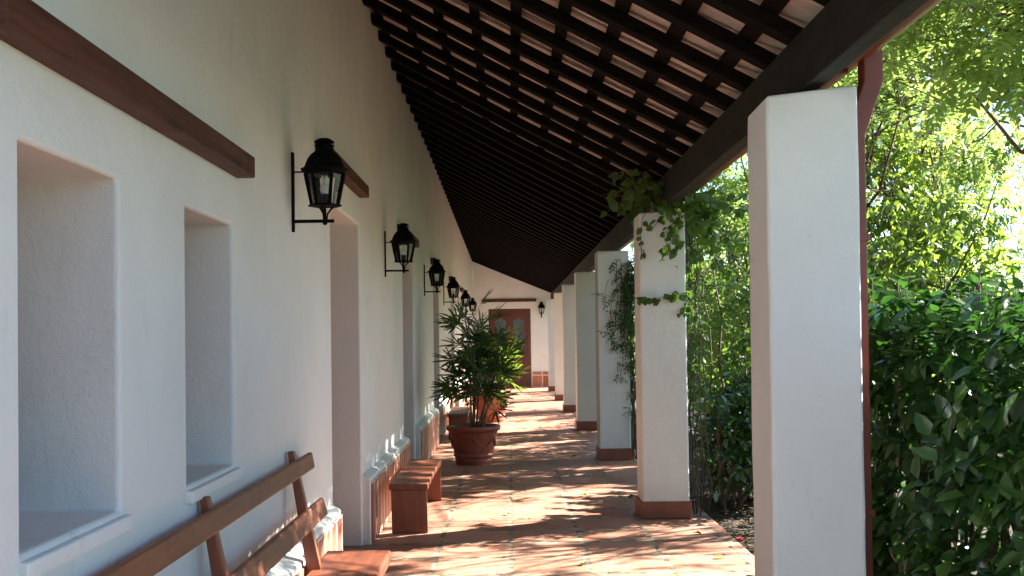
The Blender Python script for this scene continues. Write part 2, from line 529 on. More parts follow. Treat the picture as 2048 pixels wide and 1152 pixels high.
# floor areas that the photograph shows in full sun: no leaf may hang in the way of the sun there
LIT = [(-.25, 9.35, .95, .85, .5), (.35, 10.65, .8, .32, .25), (.05, 7.3, .65, .42, .3), (-1.28, 5.15, .28, .30, .5), (-1.35, 5.9, .2, .42, .5), (-1.2, 9.75, .18, .18, .5), (.85, 7.2, .3, .1, .3), (-.45, 7.75, .3, .12, .3), (.45, 11.9, .4, .10, .4), (.9, 12.5, .25, .1, .4),
       (-.3, 14.9, .6, .22, .4), (.5, 15.6, .5, .15, .4), (.1, 18.8, .9, .55, .5), (.1, 20.4, .8, .3, .5), (0.2, 23.6, .9, .7, .5), (.2, 27.6, 1.0, 1.1, .5), (.1, 31.0, 1.1, 1.3, .3)]
def lit_filter(P):
    s = np.array(sun_dir)
    q = P - s[None, :] * (P[:, 2:3] / s[2])
    keep = np.ones(len(P), bool)
    for (cx, cy, rx, ry, sk) in LIT:
        u = (q[:, 0] - cx) / rx + .22 * np.sin(q[:, 1] * 17 + q[:, 0] * 5) + RNG.uniform(-.18, .18, len(q))
        v = (q[:, 1] - cy - sk * (q[:, 0] - cx)) / ry + .28 * np.sin(q[:, 0] * 11 + 1) + RNG.uniform(-.22, .22, len(q))
        keep &= ~(((u * u) ** 2 + (v * v) ** 2) < 1)
    return keep

class Foliage:
    def __init__(s): s.a = []
    def add(s, P, D, Nn, L, W):
        n = len(P)
        L = np.broadcast_to(np.asarray(L, float), (n,)); W = np.broadcast_to(np.asarray(W, float), (n,))
        s.a.append((P, D, Nn, L, W)); return s
    def build(s, name, m, parent=None, T=T8, fold=0.25, curl=0.18, prune=False):
        P = np.concatenate([a[0] for a in s.a]); D = np.concatenate([a[1] for a in s.a]); Nn = np.concatenate([a[2] for a in s.a])
        L = np.concatenate([a[3] for a in s.a]); W = np.concatenate([a[4] for a in s.a])
        if prune and LIT:
            k = lit_filter(P + unit(D) * (L * .5)[:, None])
            P, D, Nn, L, W = P[k], D[k], Nn[k], L[k], W[k]
        D = unit(D); S = unit(np.cross(D, Nn)); U = np.cross(S, D)
        t = np.array(T['t']); sd = np.array(T['s']); e = np.array(T['e'])
        cv = curl * RNG.uniform(0.3, 1.6, len(P))
        V = (P[:, None, :] + D[:, None, :] * (t[None, :] * L[:, None])[..., None]
             + S[:, None, :] * (sd[None, :] * W[:, None] * .5)[..., None]
             + U[:, None, :] * (fold * e[None, :] * W[:, None] * .5 - cv[:, None] * (t ** 2)[None, :] * L[:, None])[..., None])
        n, k = len(P), len(t)
        base = np.arange(n)[:, None]
        faces = []
        for f in T['f']:
            faces += (base * k + np.array(f)[None, :]).tolist()
        return raw_mesh(name, V.reshape(-1, 3), faces, m, parent)

def rdir(n):
    return unit(RNG.normal(size=(n, 3)))

def whorls(fo, tips, dirs, k, L, W, length=0.12, droop=0.3, open_=1.0, upw=0.8):
    """k leaves around each twig tip"""
    n = len(tips)
    dirs = unit(dirs)
    a = unit(np.cross(dirs, rdir(n))); b = np.cross(dirs, a)
    for j in range(k):
        ang = 2.4 * j + RNG.uniform(0, .8, n)
        r = a * np.cos(ang)[:, None] + b * np.sin(ang)[:, None]
        P = tips - dirs * (length * j / k) + r * .005
        D = unit(dirs * RNG.uniform(.2, .7, (n, 1)) + r * open_ + np.array([0, 0, -droop]) * RNG.uniform(.2, 1.6, (n, 1)))
        Nn = unit(dirs * .7 + np.array([0, 0, upw]) + rdir(n) * .35)
        sc = RNG.uniform(.55, 1.15, n)
        fo.add(P, D, Nn, L * sc, W * sc * RNG.uniform(.85, 1.1, n))

def pinnate(fo, fr, base, dirs, pairs=6, rl=0.24, L=0.055, W=0.024, droop=0.35):
    n = len(base)
    dirs = unit(dirs + np.array([0, 0, -droop]) * RNG.uniform(0, 1, (n, 1)))
    Nn = unit(np.array([0, 0, 1.0]) + rdir(n) * .5)
    S = unit(np.cross(dirs, Nn)); U = np.cross(S, dirs)
    sc = RNG.uniform(.7, 1.15, n)
    fo.add(base, dirs, U, rl * sc, 0.005)
    for j in range(pairs):
        t = (j + .8) / (pairs + .3)
        P = base + dirs * (t * rl * sc)[:, None] - U * (.18 * t * t * rl * sc)[:, None]
        for sg in (-1, 1):
            D = unit(S * sg + dirs * .45 + U * RNG.uniform(-.5, .1, (n, 1)) + rdir(n) * .12)
            fo.add(P, D, unit(U + rdir(n) * .25), L * sc * (1 - .35 * abs(t - .45)), W * sc)
    D = dirs - U * .25
    fo.add(base + dirs * (rl * sc)[:, None] - U * (.18 * rl * sc)[:, None], D, U, L * sc, W * sc)

def wander(a, b, n=6, amp=0.1, seed=None):
    a = Vector(a); b = Vector(b)
    out = []
    for i in range(n + 1):
        t = i / n
        k = amp * math.sin(math.pi * t)
        j = amp * .35
        out.append(a.lerp(b, t) + Vector((rnd.gauss(0, j), rnd.gauss(0, j), rnd.gauss(0, j))) * (0 if i in (0, n) else 1) + Vector((0, 0, k * .3)))
    return out

def tree(name, label, base, crown, mode, m, n_cl=16, tw=60, cl_r=0.55, L=0.085, W=0.035, trunk_r=0.07, group=None, prune=True, cat='tree', fork=None, pr=6):
    """crown = (cx,cy,cz,rx,ry,rz); clumps of twigs on limbs"""
    cx, cy, cz, rx, ry, rz = crown
    o = empty(name, label, cat, base, 0, group)
    tb = MB(); bx, by, bz = base
    fk = Vector(fork) if fork else Vector((bx + (cx - bx) * .5, by + (cy - by) * .5, bz + max(.3, (cz - rz * .6 - bz))))
    tpts = wander((bx, by, bz - .05), fk, 6, .12)
    tb.tube(tpts, [trunk_r * (1.25 if i == 0 else 1 - .07 * i) for i in range(7)], 9)
    fo, fr = Foliage(), Foliage()
    cs = []
    tries = 0
    while len(cs) < n_cl and tries < 4000:
        tries += 1
        d = Vector((rnd.gauss(0, 1), rnd.gauss(0, 1), rnd.gauss(0, 1))).normalized() * (rnd.random() ** .45)
        c = Vector((cx + d.x * rx, cy + d.y * ry, cz + d.z * rz))
        if all((c - q).length > cl_r * .75 for q in cs): cs.append(c)
    for c in cs:
        st = tpts[rnd.choice((4, 5, 6, 6))]
        lp = wander(st, c, 5, .22 * (c - st).length * .5)
        r0 = trunk_r * .45
        tb.tube(lp, [r0, r0 * .8, r0 * .6, r0 * .45, r0 * .3, r0 * .16], 6)
        r = cl_r * rnd.uniform(.7, 1.25)
        n = int(tw * rnd.uniform(.6, 1.3))
        d = rdir(n); q = RNG.uniform(0, 1, (n, 1)) ** .5
        tips = np.array(c)[None, :] + d * q * r * np.array([1, 1, .75])
        out = unit(tips - np.array(c)[None, :] + (np.array(c) - np.array((cx, cy, cz - .4)))[None, :] * .4 + rdir(n) * .25)
        for i in range(min(n, 9)):
            tb.tube([c, c.lerp(Vector(tips[i]), .55) + Vector((0, 0, -.02)), Vector(tips[i])], [r0 * .14, r0 * .1, .002], 4)
        if mode == 'pinnate':
            pinnate(fo, fr, tips, out, pr, 0.26, L, W)
        else:
            whorls(fo, tips, out, pr, L, W, .16, .75, .9, .5)
    tr = tb.build('trunk', M['bark'], None, smooth=True)
    cr = fo.build('crown', m, None, T5 if mode == 'pinnate' or L < .09 else T8, .2, .12, prune)
    for x in (tr, cr):
        x.parent = o
        x.matrix_parent_inverse = Matrix.Translation(-Vector(base))
    return o

def rebase(o, kids):
    for k in kids:
        k.parent = o
        k.matrix_parent_inverse = Matrix.Translation(-o.location)

# ------------------------------------------------------------------ the setting
END_Y = 32.7
g = MB()
for (x0, x1, y0, y1) in ((-60, -1.6, -60, 160), (1.62, 120, -60, 160), (-1.6, 1.62, END_Y + .4, 160), (-1.6, 1.62, -60, 0.9)):
    g.add([(x0, y0, -.03), (x1, y0, -.03), (x1, y1, -.03), (x0, y1, -.03)], [(0, 1, 2, 3)])
props(g.build('ground', M['ground']), kind='structure')
fl = MB().box(-1.6, 1.64, 0.9, END_Y + .4, -.12, 0.0)
props(fl.build('floor', M['floor'], bevel=.012), kind='structure')

# ------------------------------------------------------------------ long white wall on the left
XW = -1.08
WIN = [(2.43, 3.05, 1.035, 1.952), (3.68, 4.31, 1.017, 1.952)]
DOORS = [(6.68, 7.98), (11.2, 12.45), (15.72, 17.0), (20.35, 21.65), (24.85, 26.1)]
DOOR_Z = [2.33, 2.33, 2.36, 2.33, 2.33]
holes = WIN + [(a, b, 0.0, z) for (a, b), z in zip(DOORS, DOOR_Z)]
wall = empty('gallery_wall', 'long white plastered wall on the left with deep window recesses and doorways', 'wall', (XW, 0, 0))
DEP = 0.42
def wall_with_holes():
    ys = sorted({-2.0, END_Y + .35} | {h[0] for h in holes} | {h[1] for h in holes})
    zs = sorted({0.0, 4.7} | {h[2] for h in holes} | {h[3] for h in holes})
    bm = bmesh.new()
    grid = {(i, j): bm.verts.new((XW, y, z)) for i, y in enumerate(ys) for j, z in enumerate(zs)}
    def hole(i, j):
        yc, zc = (ys[i] + ys[i + 1]) / 2, (zs[j] + zs[j + 1]) / 2
        return any(h[0] < yc < h[1] and h[2] < zc < h[3] for h in holes)
    for i in range(len(ys) - 1):
        for j in range(len(zs) - 1):
            if not hole(i, j):
                bm.faces.new([grid[i, j], grid[i + 1, j], grid[i + 1, j + 1], grid[i, j + 1]])
    bmesh.ops.dissolve_limit(bm, angle_limit=.01, verts=bm.verts, edges=bm.edges) if False else None
    r = bmesh.ops.extrude_edge_only(bm, edges=[e for e in bm.edges if e.is_boundary])
    for v in [x for x in r['geom'] if isinstance(x, bmesh.types.BMVert)]:
        v.co.x -= DEP + .1
    bmesh.ops.recalc_face_normals(bm, faces=bm.faces)
    me = bpy.data.meshes.new('wall'); bm.to_mesh(me); bm.free()
    me.materials.append(M['plaster'])
    o = bpy.data.objects.new('plaster_wall', me); COL.objects.link(o)
    b = o.modifiers.new('bevel', 'BEVEL'); b.width = .014; b.segments = 3; b.limit_method = 'ANGLE'; b.angle_limit = math.radians(40)
    return o
kids = [wall_with_holes()]
# recess backs: shuttered windows and plank doors deep in the wall
for (a, b, z0, z1) in WIN:
    w = MB().box(XW - DEP - .04, XW - DEP, a - .02, b + .02, z0 - .02, z1 + .02).build('window', M['lintel'])
    kids.append(w)
    s = MB().hexa([(XW - DEP, a + .0, z0 - .035), (XW + .022, a - .012, z0 - .06), (XW + .022, b + .035, z0 - .06), (XW - DEP, b, z0 - .035)],
                  [(XW - DEP, a + .0, z0 + .012), (XW + .022, a - .012, z0 - .016), (XW + .022, b + .035, z0 - .016), (XW - DEP, b, z0 + .012)])
    kids.append(s.build('window_sill', M['plaster'], bevel=.007, seg=2))
for (a, b), z in zip(DOORS, DOOR_Z):
    kids.append(MB().box(XW - DEP - .05, XW - DEP, a - .02, b + .02, 0, z + .02).build('door', M['door']))
# timber lintels
def lintel(y0, y1, z0, z1, x1=XW + .07):
    return MB().box(XW - .02, x1, y0, y1, z0, z1).build('lintel', M['lintel'], bevel=.006)
kids.append(lintel(2.22, 4.40, 2.15, 2.235))
for (a, b) in DOORS:
    kids.append(lintel(a - .5, b + .04, 2.53, 2.615))
# wainscot runs between doorways
runs = [(-1.9, 5.36, .445, .09), (5.36, 6.62, .485, .07)] + [(DOORS[i][1] + .03, DOORS[i + 1][0] - .03, .49, .07) for i in range(4)] + [(26.13, END_Y - .02, .49, .07)]
for (a, b, zt, pr) in runs:
    x1 = XW + pr
    body = MB().hexa([(XW - .02, a, 0), (x1 - .012, a, 0), (x1 - .012, b, 0), (XW - .02, b, 0)],
                     [(XW - .02, a, zt + .035), (x1 - .012, a, zt - .004), (x1 - .012, b, zt - .004), (XW - .02, b, zt + .035)])
    wb = body.build('wainscot', M['plaster'], bevel=.01)
    kids.append(wb)
    MB().box(x1 - .012, x1, a + .025, b - .012, .012, zt - .03).build('tile_facing', M['wains'], wb, bevel=.004)
rebase(wall, kids)

# ------------------------------------------------------------------ far end wall with the double door
ew = empty('end_wall', 'white gable wall closing the far end of the gallery around the red door', 'wall', (0, END_Y, 0))
kids = []
DX0, DX1, DZ = -.612, .645, 2.345
b = MB()
b.box(XW + .01, DX0, END_Y, END_Y + .3, 0, DZ)
b.box(DX1, 1.62, END_Y, END_Y + .3, 0, DZ)
b.box(XW + .01, 1.62, END_Y, END_Y + .3, DZ, 4.5)
kids.append(b.build('plaster_wall', M['plaster']))
kids.append(MB().box(-.80, .815, END_Y - .05, END_Y + .02, 2.545, 2.635).build('lintel', M['lintel'], bevel=.005))
wb = MB().box(DX1 + .04, 1.6, END_Y - .05, END_Y + .02, 0, .46).build('wainscot', M['endw'], bevel=.006)
kids.append(wb)
wb = MB().box(XW + .08, DX0 - .04, END_Y - .05, END_Y + .02, 0, .46).build('wainscot', M['endw'], bevel=.006)
kids.append(wb)
df = MB()
df.box(DX0 + .003, DX0 + .10, END_Y + .02, END_Y + .14, 0, DZ - .003)
df.box(DX1 - .10, DX1 - .003, END_Y + .02, END_Y + .14, 0, DZ - .003)
df.box(DX0 + .10, DX1 - .10, END_Y + .02, END_Y + .14, DZ - .11, DZ - .003)
df.box(DX0 + .05, DX1 - .05, END_Y + .139, END_Y + .165, 0, DZ - .05)  # added backing board, stops light leaking round the door leaves
frame = df.build('door_frame', M['door'], bevel=.006)
kids.append(frame)
mid = (DX0 + DX1) / 2
for (a, c) in ((DX0 + .103, mid - .003), (mid + .003, DX1 - .103)):
    d = MB()
    y0, y1 = END_Y + .05, END_Y + .10
    d.box(a, a + .10, y0, y1, .01, DZ - .115)
    d.box(c - .10, c, y0, y1, .01, DZ - .115)
    d.box(a + .10, c - .10, y0, y1, .01, .2)
    d.box(a + .10, c - .10, y0, y1, .86, .99)
    d.box(a + .10, c - .10, y0, y1, DZ - .24, DZ - .115)
    d.box(a + .10, c - .10, y0 + .018, y1 - .012, .2, .86)
    d.box(a + .14, c - .14, y0 + .006, y0 + .018, .26, .80)
    for zz in (1.36, 1.72):
        d.box(a + .10, c - .10, y0 + .012, y1 - .012, zz, zz + .022)
    # curved shoulders at the head of the glass
    w = (c - a - .2)
    for sg in (0, 1):
        xs = a + .10 if sg == 0 else c - .10
        s1 = 1 if sg == 0 else -1
        zt = DZ - .24
        pts = [(xs, zt), (xs, zt - .10)] + [(xs + s1 * w * .5 * math.sin(t) * .98, zt - .10 * math.cos(t)) for t in (.35, .7, 1.05, 1.4)] + [(xs + s1 * w * .5, zt)]
        n = len(pts)
        vs = [(x, y0 + .01, z) for x, z in pts] + [(x, y1 - .01, z) for x, z in pts]
        fs = [tuple(range(n)), tuple(range(n, 2 * n))[::-1]] + [(i, (i + 1) % n, n + (i + 1) % n, n + i) for i in range(n)]
        d.add(vs, fs)
    leaf = d.build('door_leaf', M['door'], bevel=.004)
    kids.append(leaf)
    MB().box(a + .098, c - .098, y0 + .026, y0 + .032, .985, DZ - .135).build('pane', M['dark'], leaf)
h = MB().tube([(mid + .05, END_Y + .05, 1.05), (mid + .05, END_Y, 1.05), (mid + .14, END_Y - .005, 1.05)], .009, 8)
h.box(mid + .032, mid + .068, END_Y + .04, END_Y + .052, .98, 1.14)
kids.append(h.build('door_handle', M['iron'], smooth=False))
kids.append(MB().box(DX0, DX1, END_Y - .12, END_Y + .02, 0.003, .035).build('door_step', M['plinth'], bevel=.006))
rebase(ew, kids)

# ------------------------------------------------------------------ lean-to roof
roof = empty('lean_to_roof', 'dark timber lean-to roof with clay tiles over black rafters above the gallery', 'roof', (0, 0, 2.5))
R_Y0, R_Y1 = 1.4, END_Y + .05
BX0, BX1, BZ0, BZ1 = 1.245, 1.325, 2.53, 2.78
def zwall(y):
    return 4.05 if y < 15 else 4.05 - .27 * (y - 15) / 16.5
def zr(x, y):
    """underside of the rafters; flattens a little past the beam"""
    zw = zwall(y)
    s = (zw - BZ1) / (BX0 - XW)
    if x <= BX1: return BZ1 + s * (BX0 - x)
    return BZ1 + s * (BX0 - BX1) - (x - BX1) * s * .45
kids = []
k = 0
y = 4.80 - .503 * 6
while y < END_Y - .08:
    w = .10 * rnd.uniform(.92, 1.08); j = rnd.uniform(-.02, .02); dz = rnd.uniform(-.006, .004); tw = rnd.uniform(-.014, .014)
    xs = [XW - .06, .1, BX1 + .06, 1.46]
    mb = MB(); vs = []; fs = []
    for i, x in enumerate(xs):
        yy = y + j + tw * i
        z = zr(x, y) + (dz if i == 1 else 0)
        vs += [(x, yy - w / 2, z), (x, yy + w / 2, z), (x, yy + w / 2, z + .076), (x, yy - w / 2, z + .076)]
    for i in range(len(xs) - 1):
        for q in range(4):
            fs.append((4 * i + q, 4 * i + (q + 1) % 4, 4 * i + 4 + (q + 1) % 4, 4 * i + 4 + q))
    fs += [(0, 1, 2, 3), (12, 15, 14, 13)]
    mb.add(vs, fs)
    kids.append(mb.build('rafter', M['rafter'], bevel=.004, seg=1))
    y += .503 * rnd.uniform(.985, 1.015)
bxs = [XW + .06 + .272 * i for i in range(10)]
ysr = [R_Y0, 15.0, R_Y1]
for bx in bxs:
    mb = MB(); vs = []; fs = []
    for yy in ysr:
        for (dx, dz) in ((-.034, .078), (.034, .078), (.034, .10), (-.034, .10)):
            vs.append((bx + dx, yy, zr(bx + dx, yy) + dz))
    for i in range(2):
        for q in range(4):
            fs.append((4 * i + q, 4 * i + (q + 1) % 4, 4 * i + 4 + (q + 1) % 4, 4 * i + 4 + q))
    fs += [(0, 1, 2, 3), (8, 11, 10, 9)]
    mb.add(vs, fs)
    kids.append(mb.build('batten', M['rafter']))
# tile courses, each one stepping over the next
tv, tf = [], []
edges = [XW - .2] + bxs + [1.60]
ny = int((R_Y1 - R_Y0) / .04)
for c in range(len(edges) - 1):
    xa, xb = edges[c] - .02, edges[c + 1] + .045
    if c == len(edges) - 2: xb = 1.60
    off = len(tv)
    jit = [rnd.uniform(-.008, .008) for _ in range(ny // 6 + 3)]
    for i in range(ny + 1):
        yy = R_Y0 + (R_Y1 - R_Y0) * i / ny
        ph = (yy / .23) % 1.0
        arch = .024 * math.sin(math.pi * ph) ** .7
        jj = jit[int(yy / .23) % len(jit)]
        tv.append((xa, yy, zr(xa, yy) + .102 + arch * .8))
        tv.append((xb + jj, yy, zr(xb, yy) + .116 + arch))
    for i in range(ny):
        tf.append((off + 2 * i, off + 2 * i + 1, off + 2 * i + 3, off + 2 * i + 2))
kids.append(raw_mesh('roof_tiles', tv, tf, M['rooft'], None, False))
# solid upper tile layer so that no light leaks through the joints
tv, tf = [], []
for i in range(ny + 1):
    yy = R_Y0 + (R_Y1 - R_Y0) * i / ny
    for x in (XW - .2, BX1, 1.60):
        tv.append((x, yy, zr(x, yy) + .17 + .02 * abs(math.sin(math.pi * yy / .23))))
for i in range(ny):
    for q in range(2):
        tf.append((3 * i + q, 3 * i + q + 1, 3 * i + q + 4, 3 * i + q + 3))
kids.append(raw_mesh('tile_cover', tv, tf, M['plinth'], None, False))
kids.append(MB().box(BX0, BX1, R_Y0 - .1, END_Y - .01, BZ0, BZ1 - .004).build('eave_beam', M['beam'], bevel=.008))
rebase(roof, kids)

# ------------------------------------------------------------------ gutter and downpipe
gut = empty('rain_gutter', 'rust red half-round gutter under the eave with a square downpipe behind the nearest pillar', 'gutter', (1.56, 4.9, 2.74))
kids = []
GX, GZ, GR = 1.565, 2.765, .066
vs, fs = [], []
n = 12
for yy in (R_Y0, END_Y - .05):
    for rr in (GR, GR - .006):
        for q in range(n + 1):
            a = math.pi + math.pi * q / n
            vs.append((GX + rr * math.cos(a), yy, GZ + rr * math.sin(a)))
s = n + 1
for q in range(n):
    fs.append((q, q + 1, 2 * s + q + 1, 2 * s + q))
    fs.append((s + q, 3 * s + q, 3 * s + q + 1, s + q + 1))
    fs.append((q, s + q, s + q + 1, q + 1)); fs.append((2 * s + q, 2 * s + q + 1, 3 * s + q + 1, 3 * s + q))
fs += [(0, 2 * s, 3 * s, s), (n, s + n, 3 * s + n, 2 * s + n)]
kids.append(MB().add(vs, fs).build('gutter_channel', M['gutter'], smooth=False))
def square_pipe(path, w, dpt):
    vs, fs = [], []
    for (x, yy, z) in path:
        vs += [(x - w, yy - dpt, z), (x + w, yy - dpt, z), (x + w, yy + dpt, z), (x - w, yy + dpt, z)]
    for i in range(len(path) - 1):
        for q in range(4):
            fs.append((4 * i + q, 4 * i + (q + 1) % 4, 4 * i + 4 + (q + 1) % 4, 4 * i + 4 + q))
    fs += [(0, 1, 2, 3)[::-1], tuple(4 * (len(path) - 1) + q for q in range(4))]
    return MB().add(vs, fs)
PY = 4.83
kids.append(square_pipe([(1.522, PY, .02), (1.522, PY, 2.36), (1.607, PY, 2.60), (1.607, PY, GZ - .03)], .043, .045).build('downpipe', M['gutter'], bevel=.006))
for zz in (.7, 1.9):
    kids.append(MB().box(1.44, 1.577, PY - .049, PY + .049, zz, zz + .03).build('pipe_clip', M['gutter'], bevel=.003))
for yy in np.arange(2.2, END_Y, 1.0):
    pass
hk = MB().tube([(BX1, 5.0, 2.735), (1.42, 5.0, 2.70), (1.50, 5.0, 2.685), (1.56, 5.0, 2.692)], .011, 6)
kids.append(hk.build('gutter_bracket', M['gutter']))
hk = MB().tube([(BX1, 9.7, 2.735), (1.42, 9.7, 2.70), (1.50, 9.7, 2.685), (1.56, 9.7, 2.692)], .011, 6)
kids.append(hk.build('gutter_bracket', M['gutter']))
rebase(gut, kids)

# ------------------------------------------------------------------ pillars
PIL = [4.53, 9.01, 13.29, 17.58, 21.8, 25.75, 30.1]
PX0, PX1, PD = 1.072, 1.455, .37
PLAB = ['nearest and largest white square pillar with a red downpipe behind its right edge',
        'white square pillar with a leafy vine sprig crossing its front face, second from the camera',
        'white pillar half covered by a drooping feathery vine, third from the camera',
        'bluish shaded white pillar just beyond the one with the feathery vine, fourth from the camera',
        'slim white pillar in the distance, fifth from the camera',
        'narrow white pillar far down the gallery, next to last before the end wall',
        'farthest white pillar, right beside the end wall lantern']
def pillar(i, y0):
    o = empty('pillar', PLAB[i], 'pillar', ((PX0 + PX1) / 2, y0 + PD / 2, 0), 0, 'white pillars along the garden side')
    w = (PX1 - PX0) / 2; d = PD / 2; ht = 2.526 if i < 2 else 2.53
    n = 14
    vs, fs = [], []
    for q in range(n + 1):
        z = .10 + (ht - .10) * q / n
        j = lambda: rnd.uniform(-.0022, .0022)
        vs += [(-w + j(), -d + j(), z), (w + j(), -d + j(), z), (w + j(), d + j(), z), (-w + j(), d + j(), z)]
    if i in (0, 1):   # knocked-off upper corner on the gallery side
        vs[4 * n] = (-w + .004, -d + .004, ht - .02 - .02 * (1 - i)); vs[4 * n + 3] = (-w + .004, d, ht - .05 + .03 * i)
    for q in range(n):
        for e in range(4):
            fs.append((4 * q + e, 4 * q + (e + 1) % 4, 4 * q + 4 + (e + 1) % 4, 4 * q + 4 + e))
    fs += [(3, 2, 1, 0), tuple(4 * n + e for e in range(4))]
    s = MB().add(vs, fs).build('shaft', M['plaster'], o, bevel=.016, seg=3)
    if i > 0:
        MB().box(-w - .018, w + .018, -d - .018, d + .018, .002, .142).build('plinth', M['plinth'], o, bevel=.008)
    else:
        MB().box(-w - .018, w + .018, -d - .018, d + .018, .002, .142).build('plinth', M['plinth'], o, bevel=.008)
    return o
for i, yy in enumerate(PIL): pillar(i, yy)

# ------------------------------------------------------------------ wall lanterns
def lantern(label):
    """back plate on x=0, lantern body hangs at x=+.165"""
    o = empty('wall_lantern', label, 'lantern', (0, 0, 0), 0, 'black wall lanterns')
    I = M['iron']; C = .165
    MB().box(0, .012, -.016, .016, -.235, .165).build('back_plate', I, o, bevel=.003)
    a = MB()
    a.box(.012, C + .045, -.007, .007, -.19, -.174)
    MB().tube([(.011, 0, .066), (.085, 0, .066)], .004, 6).build('tie_rod', I, o)
    for t in range(3):
        an = 2 * math.pi * t / 3 + .3
        r = lambda q: (C + q * math.cos(an), q * math.sin(an))
        a.tube([(*r(.046), -.108), (*r(.030), -.122), (*r(.013), -.145), (*r(.010), -.172)], .005, 6)
    a.lathe([(.004, -.202), (.012, -.197), (.011, -.186), (.006, -.180), (.010, -.172), (.008, -.160), (.006, -.11)], 10, C)
    a.build('bracket_arm', I, o)
    cage = MB(); n = 6; rt_, rb = .098, .066; zt, zb = .058, -.100
    for q in range(n):
        an = math.pi / 6 + q * math.pi / 3 + math.pi / 2
        cage.tube([(C + rb * math.cos(an), rb * math.sin(an), zb), (C + rt_ * math.cos(an), rt_ * math.sin(an), zt)], .0095, 4)
    cage.lathe([(rb + .004, -.110), (rb + .020, -.108), (rb + .018, -.100), (rb - .008, -.098), (rb - .012, -.106)], 6, C, 0, math.pi / 6 + math.pi / 2)
    cage.lathe([(rt_ + .004, .050), (rt_ + .006, .064), (rt_ - .014, .064), (rt_ - .014, .046)], 6, C, 0, math.pi / 6 + math.pi / 2)
    cage.build('glass_cage', I, o)
    dm = MB()
    dm.lathe([(rt_ - .01, .060), (rt_ + .020, .072), (rt_ + .022, .078), (rt_ + .004, .086), (.094, .106), (.084, .130), (.068, .152), (.050, .166), (.046, .170),
              (.046, .192), (.052, .198), (.034, .200), (.030, .208), (.052, .212), (.044, .222), (.026, .232), (.0, .235)], 24, C)
    dm.build('domed_cap', I, o, smooth=False)
    gl = MB()
    vs = []; 
    for (r, z) in ((rb - .002, zb + .002), (rt_ - .003, zt - .002)):
        for q in range(6):
            an = math.pi / 6 + q * math.pi / 3 + math.pi / 2
            vs.append((C + r * math.cos(an), r * math.sin(an), z))
    gl.add(vs, [(q, (q + 1) % 6, 6 + (q + 1) % 6, 6 + q) for q in range(6)])
    gl.build('glass_panes', M['glass'], o)
    sk = MB().lathe([(.020, -.098), (.020, -.058), (.024, -.055), (.024, -.048), (.012, -.046)], 14, C).build('lamp_socket', I, o)
    bl = MB().lathe([(.014, -.046), (.021, -.036), (.024, -.022), (.022, -.008), (.015, .002)], 14, C)
    for sx, sy in ((-.009, -.009), (.009, -.009), (.009, .009), (-.009, .009)):
        bl.tube([(C + sx, sy, 0.0), (C + sx, sy, .055)], .0062, 8)
    bl.build('energy_saving_bulb', M['bulb'], o, smooth=True)
    return o
LY = [5.50, 9.60, 14.05, 18.2, 23.3, 27.8]
LZ = 2.275
LLAB = ['largest black hexagonal wall lantern, nearest the camera, with a white bulb inside its glass',
        'second black wall lantern along the left wall, between the first two doorways',
        'third black wall lantern from the camera, above and left of the potted palm',
        'fourth black wall lantern from the camera, above the crown of the potted palm',
        'small far black lantern on the left wall, fifth from the camera',
        'last small black lantern on the left wall, nearest the end wall']
proto = lantern(LLAB[0])
for i, yy in enumerate(LY):
    o = proto if i == 0 else copy_tree(proto)
    o.location = (XW, yy, LZ)
    o.rotation_euler = (0, 0, [0, .05, -.04, .03, -.05, .02][i])
    o['label'] = LLAB[i]
o = copy_tree(proto)
o.location = (.965, END_Y, 2.30)
o.rotation_euler = (0, 0, -math.pi / 2)
o['label'] = 'small black lantern on the end wall to the right of the red door'

# ------------------------------------------------------------------ benches
def long_bench():
    y0, y1 = 2.25, 5.75
    o = empty('bench', 'long red-brown bench with a two-rail slanted back along the wall under the windows', 'bench', (-.8, (y0 + y1) / 2, 0))
    kids = []
    kids.append(MB().box(-.965, -.628, y0, y1, .335, .402).build('seat', M['bench'], bevel=.012))
    for yy in (y0 + .14, (y0 + y1) / 2, y1 - .14):
        kids.append(MB().box(-.945, -.655, yy - .022, yy + .022, .002, .333).build('leg_panel', M['bench_v'], bevel=.005))
    kids.append(MB().box(-.82, -.79, y0 + .163, (y0 + y1) / 2 - .023, .24, .30).build('stretcher', M['bench'], bevel=.004))
    kids.append(MB().box(-.82, -.79, (y0 + y1) / 2 + .023, y1 - .163, .24, .30).build('stretcher', M['bench'], bevel=.004))
    for yy in (2.35, 3.80, 5.30):
        p = MB().hexa([(-.965, yy - .022, .27), (-.885, yy - .022, .27), (-.885, yy + .022, .27), (-.965, yy + .022, .27)],
                      [(-1.072, yy - .02, .965), (-1.040, yy - .02, .965), (-1.040, yy + .02, .965), (-1.072, yy + .02, .965)])
        kids.append(p.build('back_post', M['bench_v'], bevel=.006))
    def rail(z0, z1, xa, xb):
        th = .028
        return MB().hexa([(xa, y0, z0), (xa + th, y0, z0 + .004), (xa + th, y1 - .1, z0 + .004), (xa, y1 - .1, z0)],
                         [(xb, y0, z1), (xb + th, y0, z1 + .004), (xb + th, y1 - .1, z1 + .004), (xb, y1 - .1, z1)])
    kids.append(rail(.838, .922, -1.030, -1.045).build('back_rail', M['bench'], bevel=.010))
    kids.append(rail(.600, .690, -.965, -.990).build('back_rail', M['bench'], bevel=.010))
    rebase(o, kids)
    return o
long_bench()
